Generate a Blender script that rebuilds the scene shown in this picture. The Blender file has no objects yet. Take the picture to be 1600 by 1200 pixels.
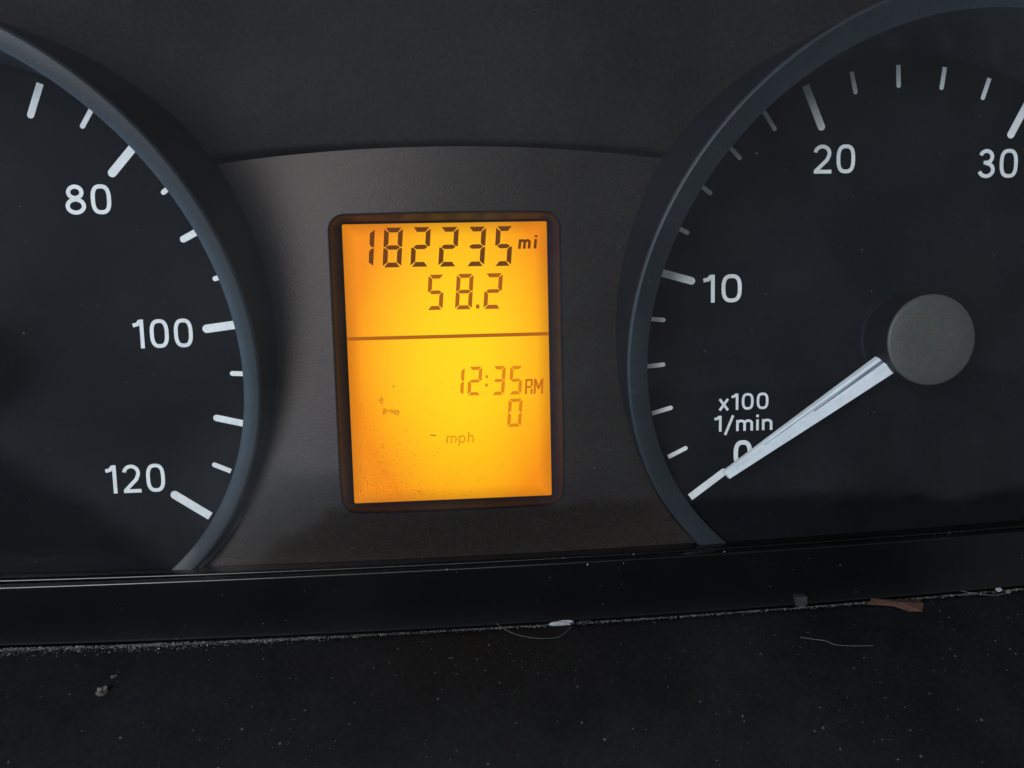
import bpy, bmesh, math, random
from mathutils import Matrix, Vector, Euler

# ------------------------------------------------------------------ scene, camera, light
scene = bpy.context.scene
COL = scene.collection
random.seed(7)
MM = 0.001
LEAN = math.radians(65)                       # the cluster face leans back 25 degrees
ROOT = Matrix.Translation((0, 0, 1.0)) @ Matrix.Rotation(LEAN, 4, 'X')
# face coordinates (mm): x right, y up the face, z out of the face; tachometer centre = origin
CAM = Vector((-83.006, 7.631, 137.076))
CROT = Euler((-0.09962, -0.07573, -0.02370), 'XYZ').to_matrix()
FPX = 1200.0                                  # focal length in photograph pixels (1600 wide)

cam_d = bpy.data.cameras.new('camera')
cam = bpy.data.objects.new('camera', cam_d)
COL.objects.link(cam)
cam.matrix_world = ROOT @ Matrix.Translation(CAM * MM) @ CROT.to_4x4()
cam_d.sensor_width = 36.0
cam_d.lens = 36.0 * FPX / 1600.0
cam_d.clip_start = 0.005
cam_d.clip_end = 20.0
cam_d.dof.use_dof = True
cam_d.dof.focus_distance = 0.139
cam_d.dof.aperture_fstop = 40.0
scene.camera = cam

world = bpy.data.worlds.new('World')
scene.world = world
world.use_nodes = True
bg = world.node_tree.nodes['Background']
bg.inputs[0].default_value = (0.75, 0.88, 1.0, 1)
bg.inputs[1].default_value = 0.11

def area(name, loc, target, size, power, color):
    d = bpy.data.lights.new(name, 'AREA')
    d.shape = 'RECTANGLE'
    d.size, d.size_y = size[0] * MM, size[1] * MM
    d.energy = power
    d.color = color
    o = bpy.data.objects.new(name, d)
    COL.objects.link(o)
    l = ROOT @ (Vector(loc) * MM)
    t = ROOT @ (Vector(target) * MM)
    o.location = l
    o.rotation_euler = (t - l).to_track_quat('-Z', 'Y').to_euler()
    return o

# soft daylight of the side window, to the left of the driver
area('side_window_light', (-610, 130, 760), (-80, 0, 0), (560, 520), 7.5, (0.93, 0.97, 1.0))
# weaker fill lamp added for the cab's ambient daylight, above the driver's shoulder
area('cab_fill_light', (-260, 300, 680), (-80, 0, 0), (600, 300), 1.15, (0.95, 0.98, 1.0))
# low bluish daylight from the lower corner of the door window
area('door_corner_light', (-760, -330, 300), (-80, 0, 0), (220, 160), 2.0, (0.42, 0.68, 1.0))

scene.view_settings.view_transform = 'Standard'
scene.view_settings.look = 'None'
scene.view_settings.exposure = 0.0
scene.view_settings.gamma = 1.0
scene.render.film_transparent = False
scene.render.filter_size = 2.1

# ------------------------------------------------------------------ pixel helpers
def ray(u, v):
    return CROT @ Vector(((u - 800) / FPX, -(v - 600) / FPX, -1.0))

def hit(u, v, z=0.0):
    d = ray(u, v)
    return CAM + d * ((z - CAM.z) / d.z)

def hit_plane(u, v, p0, n):
    d = ray(u, v)
    return CAM + d * ((p0 - CAM).dot(n) / d.dot(n))

# ------------------------------------------------------------------ materials
def nodes(name):
    m = bpy.data.materials.new(name)
    m.use_nodes = True
    nt = m.node_tree
    return m, nt, nt.nodes['Principled BSDF']

def plastic(name, col, rough=0.5, grain=0.0, grain_scale=3500, mottle=0.25, mottle_scale=60,
            dust=0.0, dust_col=(0.35, 0.36, 0.38), spec=0.5, dust_scale=800, fine=0.0, coat=0.0, tint=None, chroma=0.5):
    """grained, mottled, dusty plastic; object coordinates are metres"""
    m, nt, b = nodes(name)
    N, L = nt.nodes.new, nt.links.new
    tc = N('ShaderNodeTexCoord')
    n1 = N('ShaderNodeTexNoise'); n1.inputs['Scale'].default_value = mottle_scale
    n1.inputs['Detail'].default_value = 6
    L(tc.outputs['Object'], n1.inputs['Vector'])
    mr = N('ShaderNodeMapRange')
    mr.inputs[1].default_value = 0.3; mr.inputs[2].default_value = 0.7
    mr.inputs[3].default_value = 1 - mottle; mr.inputs[4].default_value = 1 + mottle
    L(n1.outputs['Fac'], mr.inputs[0])
    n2 = N('ShaderNodeTexNoise'); n2.inputs['Scale'].default_value = grain_scale
    n2.inputs['Detail'].default_value = 3
    L(tc.outputs['Object'], n2.inputs['Vector'])
    mr2 = N('ShaderNodeMapRange')
    mr2.inputs[1].default_value = 0.3; mr2.inputs[2].default_value = 0.7
    mr2.inputs[3].default_value = 1 - fine; mr2.inputs[4].default_value = 1 + fine
    L(n2.outputs['Fac'], mr2.inputs[0])
    mul = N('ShaderNodeMath'); mul.operation = 'MULTIPLY'
    L(mr.outputs[0], mul.inputs[0]); L(mr2.outputs[0], mul.inputs[1])
    vm = N('ShaderNodeVectorMath'); vm.operation = 'SCALE'
    vm.inputs[0].default_value = col
    L(mul.outputs[0], vm.inputs['Scale'])
    n0 = N('ShaderNodeTexNoise'); n0.inputs['Scale'].default_value = 620; n0.inputs['Detail'].default_value = 2
    L(tc.outputs['Object'], n0.inputs['Vector'])
    va = N('ShaderNodeVectorMath'); va.operation = 'MULTIPLY_ADD'
    va.inputs[1].default_value = (chroma,) * 3; va.inputs[2].default_value = (1 - chroma / 2,) * 3
    L(n0.outputs['Color'], va.inputs[0])
    vb = N('ShaderNodeVectorMath'); vb.operation = 'MULTIPLY'
    L(vm.outputs[0], vb.inputs[0]); L(va.outputs[0], vb.inputs[1])
    out = vb.outputs[0]
    if dust > 0:
        vo = N('ShaderNodeTexVoronoi'); vo.inputs['Scale'].default_value = dust_scale
        vo.inputs['Randomness'].default_value = 1.0
        L(tc.outputs['Object'], vo.inputs['Vector'])
        sep = N('ShaderNodeSeparateColor'); L(vo.outputs['Color'], sep.inputs[0])
        # speck radius differs from cell to cell, most cells stay clean
        rr = N('ShaderNodeMapRange')
        rr.inputs[1].default_value = 0.55; rr.inputs[2].default_value = 1.0
        rr.inputs[3].default_value = 0.0; rr.inputs[4].default_value = 0.14
        L(sep.outputs[0], rr.inputs[0])
        lt = N('ShaderNodeMath'); lt.operation = 'LESS_THAN'
        L(vo.outputs['Distance'], lt.inputs[0]); L(rr.outputs[0], lt.inputs[1])
        am = N('ShaderNodeMath'); am.operation = 'MULTIPLY'
        L(lt.outputs[0], am.inputs[0]); L(sep.outputs[1], am.inputs[1])
        am2 = N('ShaderNodeMath'); am2.operation = 'MULTIPLY'; am2.inputs[1].default_value = dust
        L(am.outputs[0], am2.inputs[0])
        # thin film of dust, uneven
        n3 = N('ShaderNodeTexNoise'); n3.inputs['Scale'].default_value = 38; n3.inputs['Detail'].default_value = 8
        n3.inputs['Roughness'].default_value = 0.65
        L(tc.outputs['Object'], n3.inputs['Vector'])
        f3 = N('ShaderNodeMapRange')
        f3.inputs[1].default_value = 0.45; f3.inputs[2].default_value = 0.8
        f3.inputs[3].default_value = 0.0; f3.inputs[4].default_value = 0.06 * dust
        L(n3.outputs['Fac'], f3.inputs[0])
        ad = N('ShaderNodeMath'); ad.operation = 'ADD'; ad.use_clamp = True
        L(am2.outputs[0], ad.inputs[0]); L(f3.outputs[0], ad.inputs[1])
        mx = N('ShaderNodeMix'); mx.data_type = 'RGBA'
        L(ad.outputs[0], mx.inputs['Factor'])
        L(out, mx.inputs['A']); mx.inputs['B'].default_value = (*dust_col, 1)
        out = mx.outputs['Result']
    L(out, b.inputs['Base Color'])
    b.inputs['Roughness'].default_value = rough
    b.inputs['Specular IOR Level'].default_value = spec
    b.inputs['Coat Weight'].default_value = coat
    if tint: b.inputs['Specular Tint'].default_value = (*tint, 1)
    if grain > 0:
        bp = N('ShaderNodeBump'); bp.inputs['Strength'].default_value = grain
        bp.inputs['Distance'].default_value = 0.0001
        L(n2.outputs['Fac'], bp.inputs['Height'])
        L(bp.outputs[0], b.inputs['Normal'])
    return m

def glow(name, col, strength=1.0):
    m = bpy.data.materials.new(name); m.use_nodes = True
    nt = m.node_tree; nt.nodes.clear()
    o = nt.nodes.new('ShaderNodeOutputMaterial'); e = nt.nodes.new('ShaderNodeEmission')
    e.inputs[0].default_value = (*col, 1); e.inputs[1].default_value = strength
    nt.links.new(e.outputs[0], o.inputs[0])
    return m

M_FACE = plastic('faceplate_plastic', (0.0190, 0.0160, 0.0148), 0.47, grain=0.36, grain_scale=2600, mottle=0.10, fine=0.34, dust=0.12, spec=0.34, tint=(1.0, 0.87, 0.83))
M_HOOD = plastic('hood_plastic', (0.0108, 0.0098, 0.0092), 0.7, grain=0.5, grain_scale=2200, mottle=0.22, fine=0.4, dust=0.06, spec=0.12)
M_DIAL = plastic('dial_black', (0.0052, 0.0062, 0.0078), 0.7, mottle=0.22, mottle_scale=45, fine=0.22, grain_scale=2500, dust=0.1, spec=0.03)
M_RING = plastic('ring_slate', (0.020, 0.027, 0.033), 0.46, mottle=0.14, fine=0.16, grain=0.2, dust=0.2, spec=0.3)
M_WALL = plastic('ring_wall_black', (0.0048, 0.0052, 0.0085), 0.5, mottle=0.15, dust=0.12, spec=0.2)
M_PRINT = plastic('dial_print', (0.68, 0.71, 0.72), 0.6, mottle=0.10, mottle_scale=350, fine=0.10, chroma=0.12)
M_NEEDLE = plastic('needle_white', (0.68, 0.74, 0.79), 0.40, mottle=0.10, mottle_scale=330, fine=0.08, chroma=0.1)
M_NEEDLE2 = plastic('needle_groove', (0.16, 0.19, 0.24), 0.4)
M_HUB = plastic('hub_grey', (0.056, 0.057, 0.054), 0.5, grain=0.3, grain_scale=3200, mottle=0.06, fine=0.22)
M_SKIRT = plastic('hub_black', (0.005, 0.005, 0.009), 0.55, spec=0.15)
M_TRIM = plastic('trim_gloss_black', (0.003, 0.0032, 0.0038), 0.21, mottle=0.2, dust=0.1, spec=0.65)
M_DASH = plastic('dash_black', (0.0052, 0.0056, 0.0070), 0.68, grain=0.6, grain_scale=1500, mottle=0.35, mottle_scale=70, fine=0.3, dust=0.45, spec=0.15, dust_col=(0.20, 0.20, 0.21), dust_scale=700)
M_FRAME = plastic('display_frame_plastic', (0.0070, 0.0058, 0.0125), 0.42, mottle=0.2, mottle_scale=300, grain=0.2, fine=0.2, dust=0.25, spec=0.08)
M_DUST = plastic('dust_grey', (0.21, 0.205, 0.20), 0.9, mottle=0.4, mottle_scale=900)
M_DUSTD = plastic('dust_dim', (0.092, 0.093, 0.097), 0.9, mottle=0.4, mottle_scale=900)
M_CHIP = plastic('dry_leaf_brown', (0.060, 0.027, 0.018), 0.75, mottle=0.4, mottle_scale=500, grain=0.6, grain_scale=900)
M_PALE = plastic('pale_scrap', (0.30, 0.33, 0.36), 0.8, mottle=0.3, mottle_scale=900)
M_CRUMB = plastic('crumb_grey', (0.11, 0.105, 0.10), 0.85, mottle=0.4, mottle_scale=900)
M_HAIR = plastic('hair', (0.17, 0.15, 0.14), 0.5)
M_CLIP = plastic('clip_plastic', (0.020, 0.020, 0.024), 0.6, mottle=0.3, mottle_scale=400)
M_DIRT = plastic('dirt_dark', (0.10, 0.035, 0.008), 0.9)
M_GROUT = plastic('gap_black', (0.006, 0.006, 0.006), 0.9)

# ------------------------------------------------------------------ mesh helpers
def mesh_obj(name, verts, faces, mat, parent=None, smooth=None, world=False):
    me = bpy.data.meshes.new(name)
    me.from_pydata([(v[0] * MM, v[1] * MM, v[2] * MM) for v in verts], [], faces)
    bm = bmesh.new(); bm.from_mesh(me)
    bmesh.ops.recalc_face_normals(bm, faces=bm.faces)
    bm.to_mesh(me); bm.free()
    if smooth is not None:
        me.polygons.foreach_set('use_smooth', [True] * len(me.polygons))
        me.set_sharp_from_angle(angle=math.radians(smooth))
    me.materials.append(mat)
    o = bpy.data.objects.new(name, me)
    COL.objects.link(o)
    if parent is not None:
        o.parent = parent
    elif world:
        o.matrix_world = ROOT
    return o

class MB:
    def __init__(s): s.v, s.f = [], []
    def add(s, verts, faces):
        n = len(s.v); s.v += [tuple(q) for q in verts]
        s.f += [tuple(i + n for i in q) for q in faces]
    def prism(s, poly, z0, z1):
        """polygon (list of xy) from z0 up to z1"""
        n = len(poly)
        s.add([(x, y, z0) for x, y in poly] + [(x, y, z1) for x, y in poly],
              [tuple(range(n, 2 * n))] + [(i, (i + 1) % n, n + (i + 1) % n, n + i) for i in range(n)])
    def stroke(s, pts, w, z0, z1, closed=False, w2=None):
        """mitred ribbon of width w along pts"""
        P = [Vector((p[0], p[1])) for p in pts]
        n = len(P); Lf, Rt = [], []
        for i in range(n):
            if closed: a, b = P[(i - 1) % n], P[(i + 1) % n]
            else: a, b = P[max(i - 1, 0)], P[min(i + 1, n - 1)]
            d1 = (P[i] - a).normalized() if (P[i] - a).length > 1e-9 else (b - P[i]).normalized()
            d2 = (b - P[i]).normalized() if (b - P[i]).length > 1e-9 else d1
            t = (d1 + d2).normalized()
            k = 1 / max(0.5, t.dot(d1))
            nn = Vector((-t.y, t.x)) * (w / 2) * k
            Lf.append(P[i] + nn); Rt.append(P[i] - nn)
        V, F = [], []
        for i in range(n):
            V += [(Lf[i].x, Lf[i].y, z1), (Rt[i].x, Rt[i].y, z1), (Lf[i].x, Lf[i].y, z0), (Rt[i].x, Rt[i].y, z0)]
        for i in range(n if closed else n - 1):
            a, b = 4 * i, 4 * ((i + 1) % n)
            F += [(a, a + 1, b + 1, b), (a, b, b + 2, a + 2), (a + 1, a + 3, b + 3, b + 1)]
        if not closed:
            F += [(0, 2, 3, 1), (4 * n - 4, 4 * n - 3, 4 * n - 1, 4 * n - 2)]
        s.add(V, F)
    def build(s, name, mat, parent=None, **k): return mesh_obj(name, s.v, s.f, mat, parent, **k)

def empty(name, loc=None):
    o = bpy.data.objects.new(name, None); COL.objects.link(o)
    o.empty_display_size = 0.01
    return o

def tag(o, label, cat, group=None, kind=None):
    if label: o['label'] = label
    if cat: o['category'] = cat
    if group: o['group'] = group
    if kind: o['kind'] = kind
    return o

# ------------------------------------------------------------------ lines measured on the photograph
def lerp_line(P):
    P = sorted(P)
    def f(x):
        if x <= P[0][0]: a, b = P[0], P[1]
        elif x >= P[-1][0]: a, b = P[-2], P[-1]
        else:
            for i in range(len(P) - 1):
                if P[i][0] <= x <= P[i + 1][0]: a, b = P[i], P[i + 1]; break
        return a[1] + (b[1] - a[1]) * (x - a[0]) / (b[0] - a[0])
    return f

def smooth_line(pix, z):
    """quadratic through the pixel line, on the plane z"""
    P = [hit(u, v, z) for u, v in pix]
    n = len(P)
    S = [[0.0] * 4 for _ in range(3)]
    for q in P:
        t = q.x / 100 + 0.7
        r = (1, t, t * t)
        for i in range(3):
            for j in range(3): S[i][j] += r[i] * r[j]
            S[i][3] += r[i] * q.y
    for i in range(3):
        for j in range(i + 1, 3):
            k = S[j][i] / S[i][i]
            for c in range(4): S[j][c] -= k * S[i][c]
    c = [0, 0, 0]
    for i in (2, 1, 0):
        c[i] = (S[i][3] - sum(S[i][j] * c[j] for j in range(i + 1, 3))) / S[i][i]
    return lambda x: c[0] + c[1] * (x / 100 + 0.7) + c[2] * (x / 100 + 0.7) ** 2

Z_L1, Z_L2, Z_BOT = 3.2, 5.0, 12.0
line1 = smooth_line([(0, 905), (160, 903), (330, 899), (540, 890), (880, 868), (1150, 855), (1400, 839), (1600, 822)], Z_L1)
line2 = smooth_line([(0, 918), (300, 910), (540, 899), (880, 878), (1150, 864), (1400, 849), (1600, 831)], Z_L2)
lineb = smooth_line([(0, 1008), (300, 1001), (540, 989), (880, 970), (1250, 944), (1600, 916)], Z_BOT)
def step(x): return 33.9 - 0.0008 * (x + 82) ** 2

XS, XT = -167.65, 0.0
X0, X1 = -262.0, 96.0

# ------------------------------------------------------------------ dashboard in front of the cluster
DN = Vector((0, math.sin(LEAN), math.cos(LEAN))).normalized()      # world up
DN = (DN + Vector((0, 0.0, -0.15))).normalized()
DT = Vector((0, -DN.z, DN.y))                                       # down the slope, towards the driver
def dash_y(x): return lineb(x) - 0.3
def dash_pt(x, s, lift=0.0):
    b = Vector((x, dash_y(x), Z_BOT + 0.6))
    bulge = -0.009 * s * s if s < 40 else -14.4 - 0.72 * (s - 40)
    return b + DT * s + DN * (bulge + lift)
V, F = [], []
nx, ns = 90, 26
SS = [-6 + 0.0 * i for i in range(1)] + [90 * (i / (ns - 1)) ** 1.6 for i in range(ns)]
for j, s in enumerate(SS):
    for i in range(nx + 1):
        x = X0 + (X1 - X0) * i / nx
        if j == 0:
            q = dash_pt(x, 0) + Vector((0, -0.8, -7.5))
        elif j == 1:
            q = dash_pt(x, 0, -0.45)
        else:
            q = dash_pt(x, s)
        V.append(q)
for j in range(len(SS) - 1):
    for i in range(nx):
        a = j * (nx + 1) + i
        F.append((a, a + 1, a + nx + 2, a + nx + 1))
dash = mesh_obj('dashboard', V, F, M_DASH, world=True, smooth=50)
tag(dash, None, None, kind='structure')

def dash_hit(u, v):
    """point of the dashboard seen at this pixel, as (x, s)"""
    x = -70.0; s = 5.0
    for _ in range(8):
        q = hit_plane(u, v, dash_pt(x, s), DN)
        x = q.x
        s = (q - dash_pt(x, 0)).dot(DT)
    return x, s

# ------------------------------------------------------------------ the instrument cluster
cluster = empty('instrument_cluster')
cluster.matrix_world = ROOT
tag(cluster, 'van instrument cluster with two black dials and a glowing orange screen between them', 'instrument cluster')

# ---- display opening in the faceplate (rounded rectangle)
def rrect(x0, x1, y0, y1, r, n=8):
    pts = []
    for cx, cy, a0 in ((x1 - r, y1 - r, 0), (x0 + r, y1 - r, 90), (x0 + r, y0 + r, 180), (x1 - r, y0 + r, 270)):
        for i in range(n + 1):
            a = math.radians(a0 + 90 * i / n)
            pts.append((cx + r * math.cos(a), cy + r * math.sin(a)))
    out = []
    for k, p in enumerate(pts):                      # extra points along the straight sides
        q = pts[(k + 1) % len(pts)]
        m_ = 16 if k % (n + 1) == n else 1
        for j in range(m_): out.append((p[0] + (q[0] - p[0]) * j / m_, p[1] + (q[1] - p[1]) * j / m_))
    return out
OPEN = (-103.4, -64.5, -27.9, 23.4)
def plate_z(x, y):
    """the plate bulges between the dials and runs flat towards the lower trim"""
    t = max(0.0, min(1.0, (y + 41) / 22))
    return -0.6 + 8.0 * (1 - (min(abs(x + 84), 42) / 42) ** 2) * t * t * (3 - 2 * t)

# faceplate: lofted from the opening to the outer outline
inner = rrect(*OPEN, 2.7, n=8)
NI = len(inner)
cxp, cyp = -84.0, -2.5
def outline(p):
    dx, dy = p[0] - cxp, p[1] - cyp
    # walk outwards until the outline of the plate is met
    k = 1e9
    if dx > 1e-6: k = min(k, (40 - cxp) / dx)
    if dx < -1e-6: k = min(k, (-208 - cxp) / dx)
    if dy < -1e-6: k = min(k, (-42 - cyp) / dy)
    if dy > 1e-6:
        lo, hi = 0.5, min(k, 30)
        for _ in range(40):
            mid = (lo + hi) / 2
            if cyp + dy * mid < step(cxp + dx * mid): lo = mid
            else: hi = mid
        k = min(k, lo)
    return (cxp + dx * k, cyp + dy * k)
# denser sampling of the opening for a smooth outer edge
dense = []
for i in range(NI):
    a, b = inner[i], inner[(i + 1) % NI]
    L_ = math.hypot(b[0] - a[0], b[1] - a[1])
    m_ = max(1, int(L_ / 1.2))
    for j in range(m_):
        t = j / m_
        dense.append((a[0] + (b[0] - a[0]) * t, a[1] + (b[1] - a[1]) * t))
outer = [outline(p) for p in dense]
n = len(dense)
mb = MB(); V = []; F = []
TS = [0, 0.01] + [i / 90 for i in range(2, 91)]
for t in TS:
    for a, b in zip(dense, outer):
        x, y = a[0] + (b[0] - a[0]) * t, a[1] + (b[1] - a[1]) * t
        V.append((x, y, plate_z(x, y)))
for b in outer: V.append((b[0], b[1], plate_z(*b) - 9.0))
for j in range(len(TS)):
    for i in range(n):
        a, b = j * n + i, j * n + (i + 1) % n
        q = (Vector(V[a]) + Vector(V[b + n])) / 2
        if math.hypot(q.x - XS, q.y) < 52.4 or math.hypot(q.x - XT, q.y) < 52.4: continue      # dial openings
        F.append((a, b, b + n, a + n))
mesh_obj('faceplate', V, F, M_FACE, cluster, smooth=40)

# hood above the faceplate: groove, lower edge, then a sheet that comes forward as it rises
prof = lerp_line([(-2.0, -4.0), (0.7, -4.0), (1.05, -0.9), (1.35, -0.35), (1.8, -0.1), (8, 0.6), (20, 2.6), (34, 6.5), (52, 16), (62, 36), (67, 70), (69, 120)])
dys = [-2.0, 0.7, 1.05, 1.35, 1.8] + [1.8 + 1.1 * i for i in range(1, 62)]
V, F = [], []
nx = 330
for dy in dys:
    for i in range(nx + 1):
        x = X0 + (X1 - X0) * i / nx
        V.append((x, step(min(max(x, -150), -15)) + dy, prof(dy) + 5.6 * max(0, 1 - ((x + 84) / 46) ** 2) * max(0, 1 - max(dy, 0) / 40)))
for j in range(len(dys) - 1):
    for i in range(nx):
        a = j * (nx + 1) + i
        q = (Vector(V[a]) + Vector(V[a + nx + 2])) / 2
        # round openings for the two dials
        if math.hypot(q.x - XS, q.y) < 52.2 or math.hypot(q.x - XT, q.y) < 52.2: continue
        F.append((a, a + 1, a + nx + 2, a + nx + 1))
mesh_obj('hood_panel', V, F, M_HOOD, cluster, smooth=40)

# lower trim: ledge, rounded edge, glossy face, tucked lower edge
V, F = [], []
nx = 120
def trim_profile(x):
    a, b, c = line1(x), line2(x), lineb(x)
    def bead(cy, cz, r, a0, a1, n):
        return [(cy + r * math.sin(math.radians(a0 + (a1 - a0) * i / n)), cz + r * math.cos(math.radians(a0 + (a1 - a0) * i / n))) for i in range(n + 1)]
    return ([(a - 0.4, -4), (a + 0.15, -0.5)] + bead(a - 0.18, Z_L1 - 0.3, 0.30, 90, -50, 10) + [(a - 0.62, Z_L1 - 0.25), (b + 0.45, Z_L2 - 0.75)]
            + bead(b - 0.1, Z_L2 - 0.28, 0.30, 80, -20, 10)
            + [(b - 0.55, Z_L2 + 0.3), (b + (c - b) * 0.5, Z_L2 + (Z_BOT - Z_L2) * 0.52), (c + 0.4, Z_BOT - 0.25), (c + 0.08, Z_BOT - 0.02), (c - 0.05, Z_BOT - 0.25), (c - 0.1, Z_BOT - 5)])
np_ = len(trim_profile(0))
for i in range(nx + 1):
    x = X0 + (X1 - X0) * i / nx
    for y, z in trim_profile(x): V.append((x, y, z))
for i in range(nx):
    for j in range(np_ - 1):
        a = i * np_ + j
        F.append((a, a + 1, a + np_ + 1, a + np_))
mesh_obj('lower_trim', V, F, M_TRIM, cluster, smooth=40)

# retaining clip that pokes out under the trim
c = hit(1253, 940, Z_BOT + 0.3)
mb = MB()
mb.prism([(c.x - 1.0, c.y - 0.7), (c.x + 1.05, c.y - 0.7), (c.x + 1.05, c.y + 0.7), (c.x + 0.9, c.y + 0.85), (c.x - 0.85, c.y + 0.75), (c.x - 1.0, c.y + 0.6)], Z_BOT - 3, Z_BOT + 0.1)
mb.prism([(c.x - 0.6, c.y - 1.2), (c.x + 0.7, c.y - 1.2), (c.x + 0.6, c.y - 0.3), (c.x - 0.5, c.y - 0.2)], Z_BOT - 2, Z_BOT + 0.3)
mb.build('retaining_clip', M_CLIP, cluster)

# ------------------------------------------------------------------ glyphs drawn with strokes
def arc(cx, cy, rx, ry, a0, a1, n=14, p=2.0):
    o = []
    for i in range(n + 1):
        a = math.radians(a0 + (a1 - a0) * i / n)
        c, s = math.cos(a), math.sin(a)
        o.append((cx + rx * math.copysign(abs(c) ** (2 / p), c), cy + ry * math.copysign(abs(s) ** (2 / p), s)))
    return o

def glyph(ch, s):
    """list of (points, closed), advance; cap height 1, stroke width s"""
    h = s / 2
    if ch == '0': return [(arc(0.315, 0.5, 0.315 - h, 0.5 - h, 0, 360 - 360 / 40, 39, 2.75), True)], 0.63
    if ch == '1': return [([(0.29, 1.0), (0.29, 0.0)], False), ([(0.0, 0.80), (0.15, 0.835), (0.245, 0.96)], False)], 0.29 + h + 0.02
    if ch == '2': return [(arc(0.30, 0.70, 0.30 - h, 0.30 - h, 172, -22, 18) + [(0.46, 0.47), (0.25, 0.26), (0.11, 0.12), (0.10, h)][0:3] + [(0.085, h + .015)], False), ([(0.02, h), (0.61, h)], False)], 0.62
    if ch == '3': return [(arc(0.29, 0.735, 0.265 - h, 0.265 - h, 165, -85, 16), False), (arc(0.29, 0.285, 0.30 - h, 0.285 - h, 90, -165, 18), False), ([(0.20, 0.535), (0.32, 0.535)], False)], 0.60
    if ch == '4': return [([(0.44, 0.0), (0.44, 1.0)], False), ([(0.42, 0.97), (0.05, 0.29)], False), ([(0.0, 0.27), (0.60, 0.27)], False)], 0.62
    if ch == '6': return [(arc(0.31, 0.31, 0.31 - h, 0.31 - h, 0, 351, 39), True), (arc(0.47, 0.32, 0.47 - h, 0.66 - h, 178, 108, 12), False)], 0.62
    if ch == '8': return [(arc(0.315, 0.745, 0.27 - h, 0.255 - h, 0, 351, 39), True), (arc(0.315, 0.285, 0.315 - h, 0.285 - h, 0, 351, 39), True)], 0.63
    if ch == 'x': return [([(0.03, 0.0), (0.47, 0.69)], False), ([(0.03, 0.69), (0.47, 0.0)], False)], 0.50
    if ch == '/': return [([(0.0, -0.22), (0.40, 1.0)], False)], 0.40
    if ch == 'i': return [([(h, 0), (h, 0.70)], False), ([(h, 0.84), (h, 1.0)], False)], s
    if ch == 'n': return [([(h, 0), (h, 0.70)], False), (arc(0.27, 0.44, 0.27 - h, 0.27 - h, 165, 0, 12) + [(0.54 - h, 0)], False)], 0.54
    if ch == 'm': return [([(h, 0), (h, 0.70)], False), (arc(0.25, 0.46, 0.25 - h, 0.25 - h, 165, 0, 12) + [(0.50 - h, 0)], False),
                          (arc(0.25 + 0.5 - s, 0.46, 0.25 - h, 0.25 - h, 180, 0, 12) + [(1.0 - s - h, 0)], False)], 1.0 - s
    if ch == 'h': return [([(h, 0), (h, 1.0)], False), (arc(0.27, 0.44, 0.27 - h, 0.27 - h, 165, 0, 12) + [(0.54 - h, 0)], False)], 0.54
    if ch == 'p': return [([(h, -0.27), (h, 0.70)], False), (arc(0.30, 0.35, 0.30 - h, 0.36 - h, 0, 351, 30), True)], 0.60
    if ch == 'P': return [([(h, 0), (h, 1.0)], False), ([(s * 0.6, 1 - h), (0.50, 1 - h)], False), ([(s * 1.1, 0.46), (0.43, 0.46)], False),
                          ([(0.53 - h, 0.96), (0.53 - h, 0.52)], False), ([(0.53 - h, 0.34), (0.53 - h, 0.0)], False)], 0.53
    if ch == 'M': return [([(h, 0), (h, 1.0)], False), ([(0.66 - h, 0), (0.66 - h, 1.0)], False), ([(s * .8, 0.94), (0.33, 0.32)], False), ([(0.66 - s * .8, 0.94), (0.33, 0.32)], False)], 0.66

def text_strokes(txt, s, gap):
    out, x = [], 0.0
    for ch in txt:
        g, adv = glyph(ch, s)
        for pts, cl in g: out.append(([(px + x, py) for px, py in pts], cl))
        x += adv + gap
    return out, x - gap

def put_text(name, txt, box, mat, parent, z=0.06, s=0.145, gap=0.12, slant=0.0, zface=0.0, y_lo=0.0, y_hi=1.0):
    """box = pixel box (x0, y0, x1, y1) of the photograph; y_lo / y_hi = glyph extents that fill it"""
    cu, cv = (box[0] + box[2]) / 2, (box[1] + box[3]) / 2
    c = hit(cu, cv, zface)
    W = (hit(box[2], cv, zface) - hit(box[0], cv, zface)).length
    H = (hit(cu, box[3], zface) - hit(cu, box[1], zface)).length
    return put_text_mm(name, txt, c, W, H, mat, parent, z, s, gap, slant, zface, y_lo, y_hi)

def put_text_mm(name, txt, c, W, H, mat, parent, z, s, gap, slant, zface, y_lo=0.0, y_hi=1.0):
    st, w = text_strokes(txt, s, gap)
    sy = H / (y_hi - y_lo)
    sx = W / (w + slant * (y_hi - y_lo))
    mb = MB()
    for k, (pts, cl) in enumerate(st):
        P = []
        for x, y in pts:
            xx = x + slant * (y - (y_hi + y_lo) / 2)
            P.append((c.x + (xx - w / 2) * sx, c.y + (y - (y_lo + y_hi) / 2) * sy))
        mb.stroke(P, s * (sx + sy) / 2, zface + 0.005, zface + z + 0.004 * (k % 4), cl)
    return mb.build(name, mat, parent)

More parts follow.
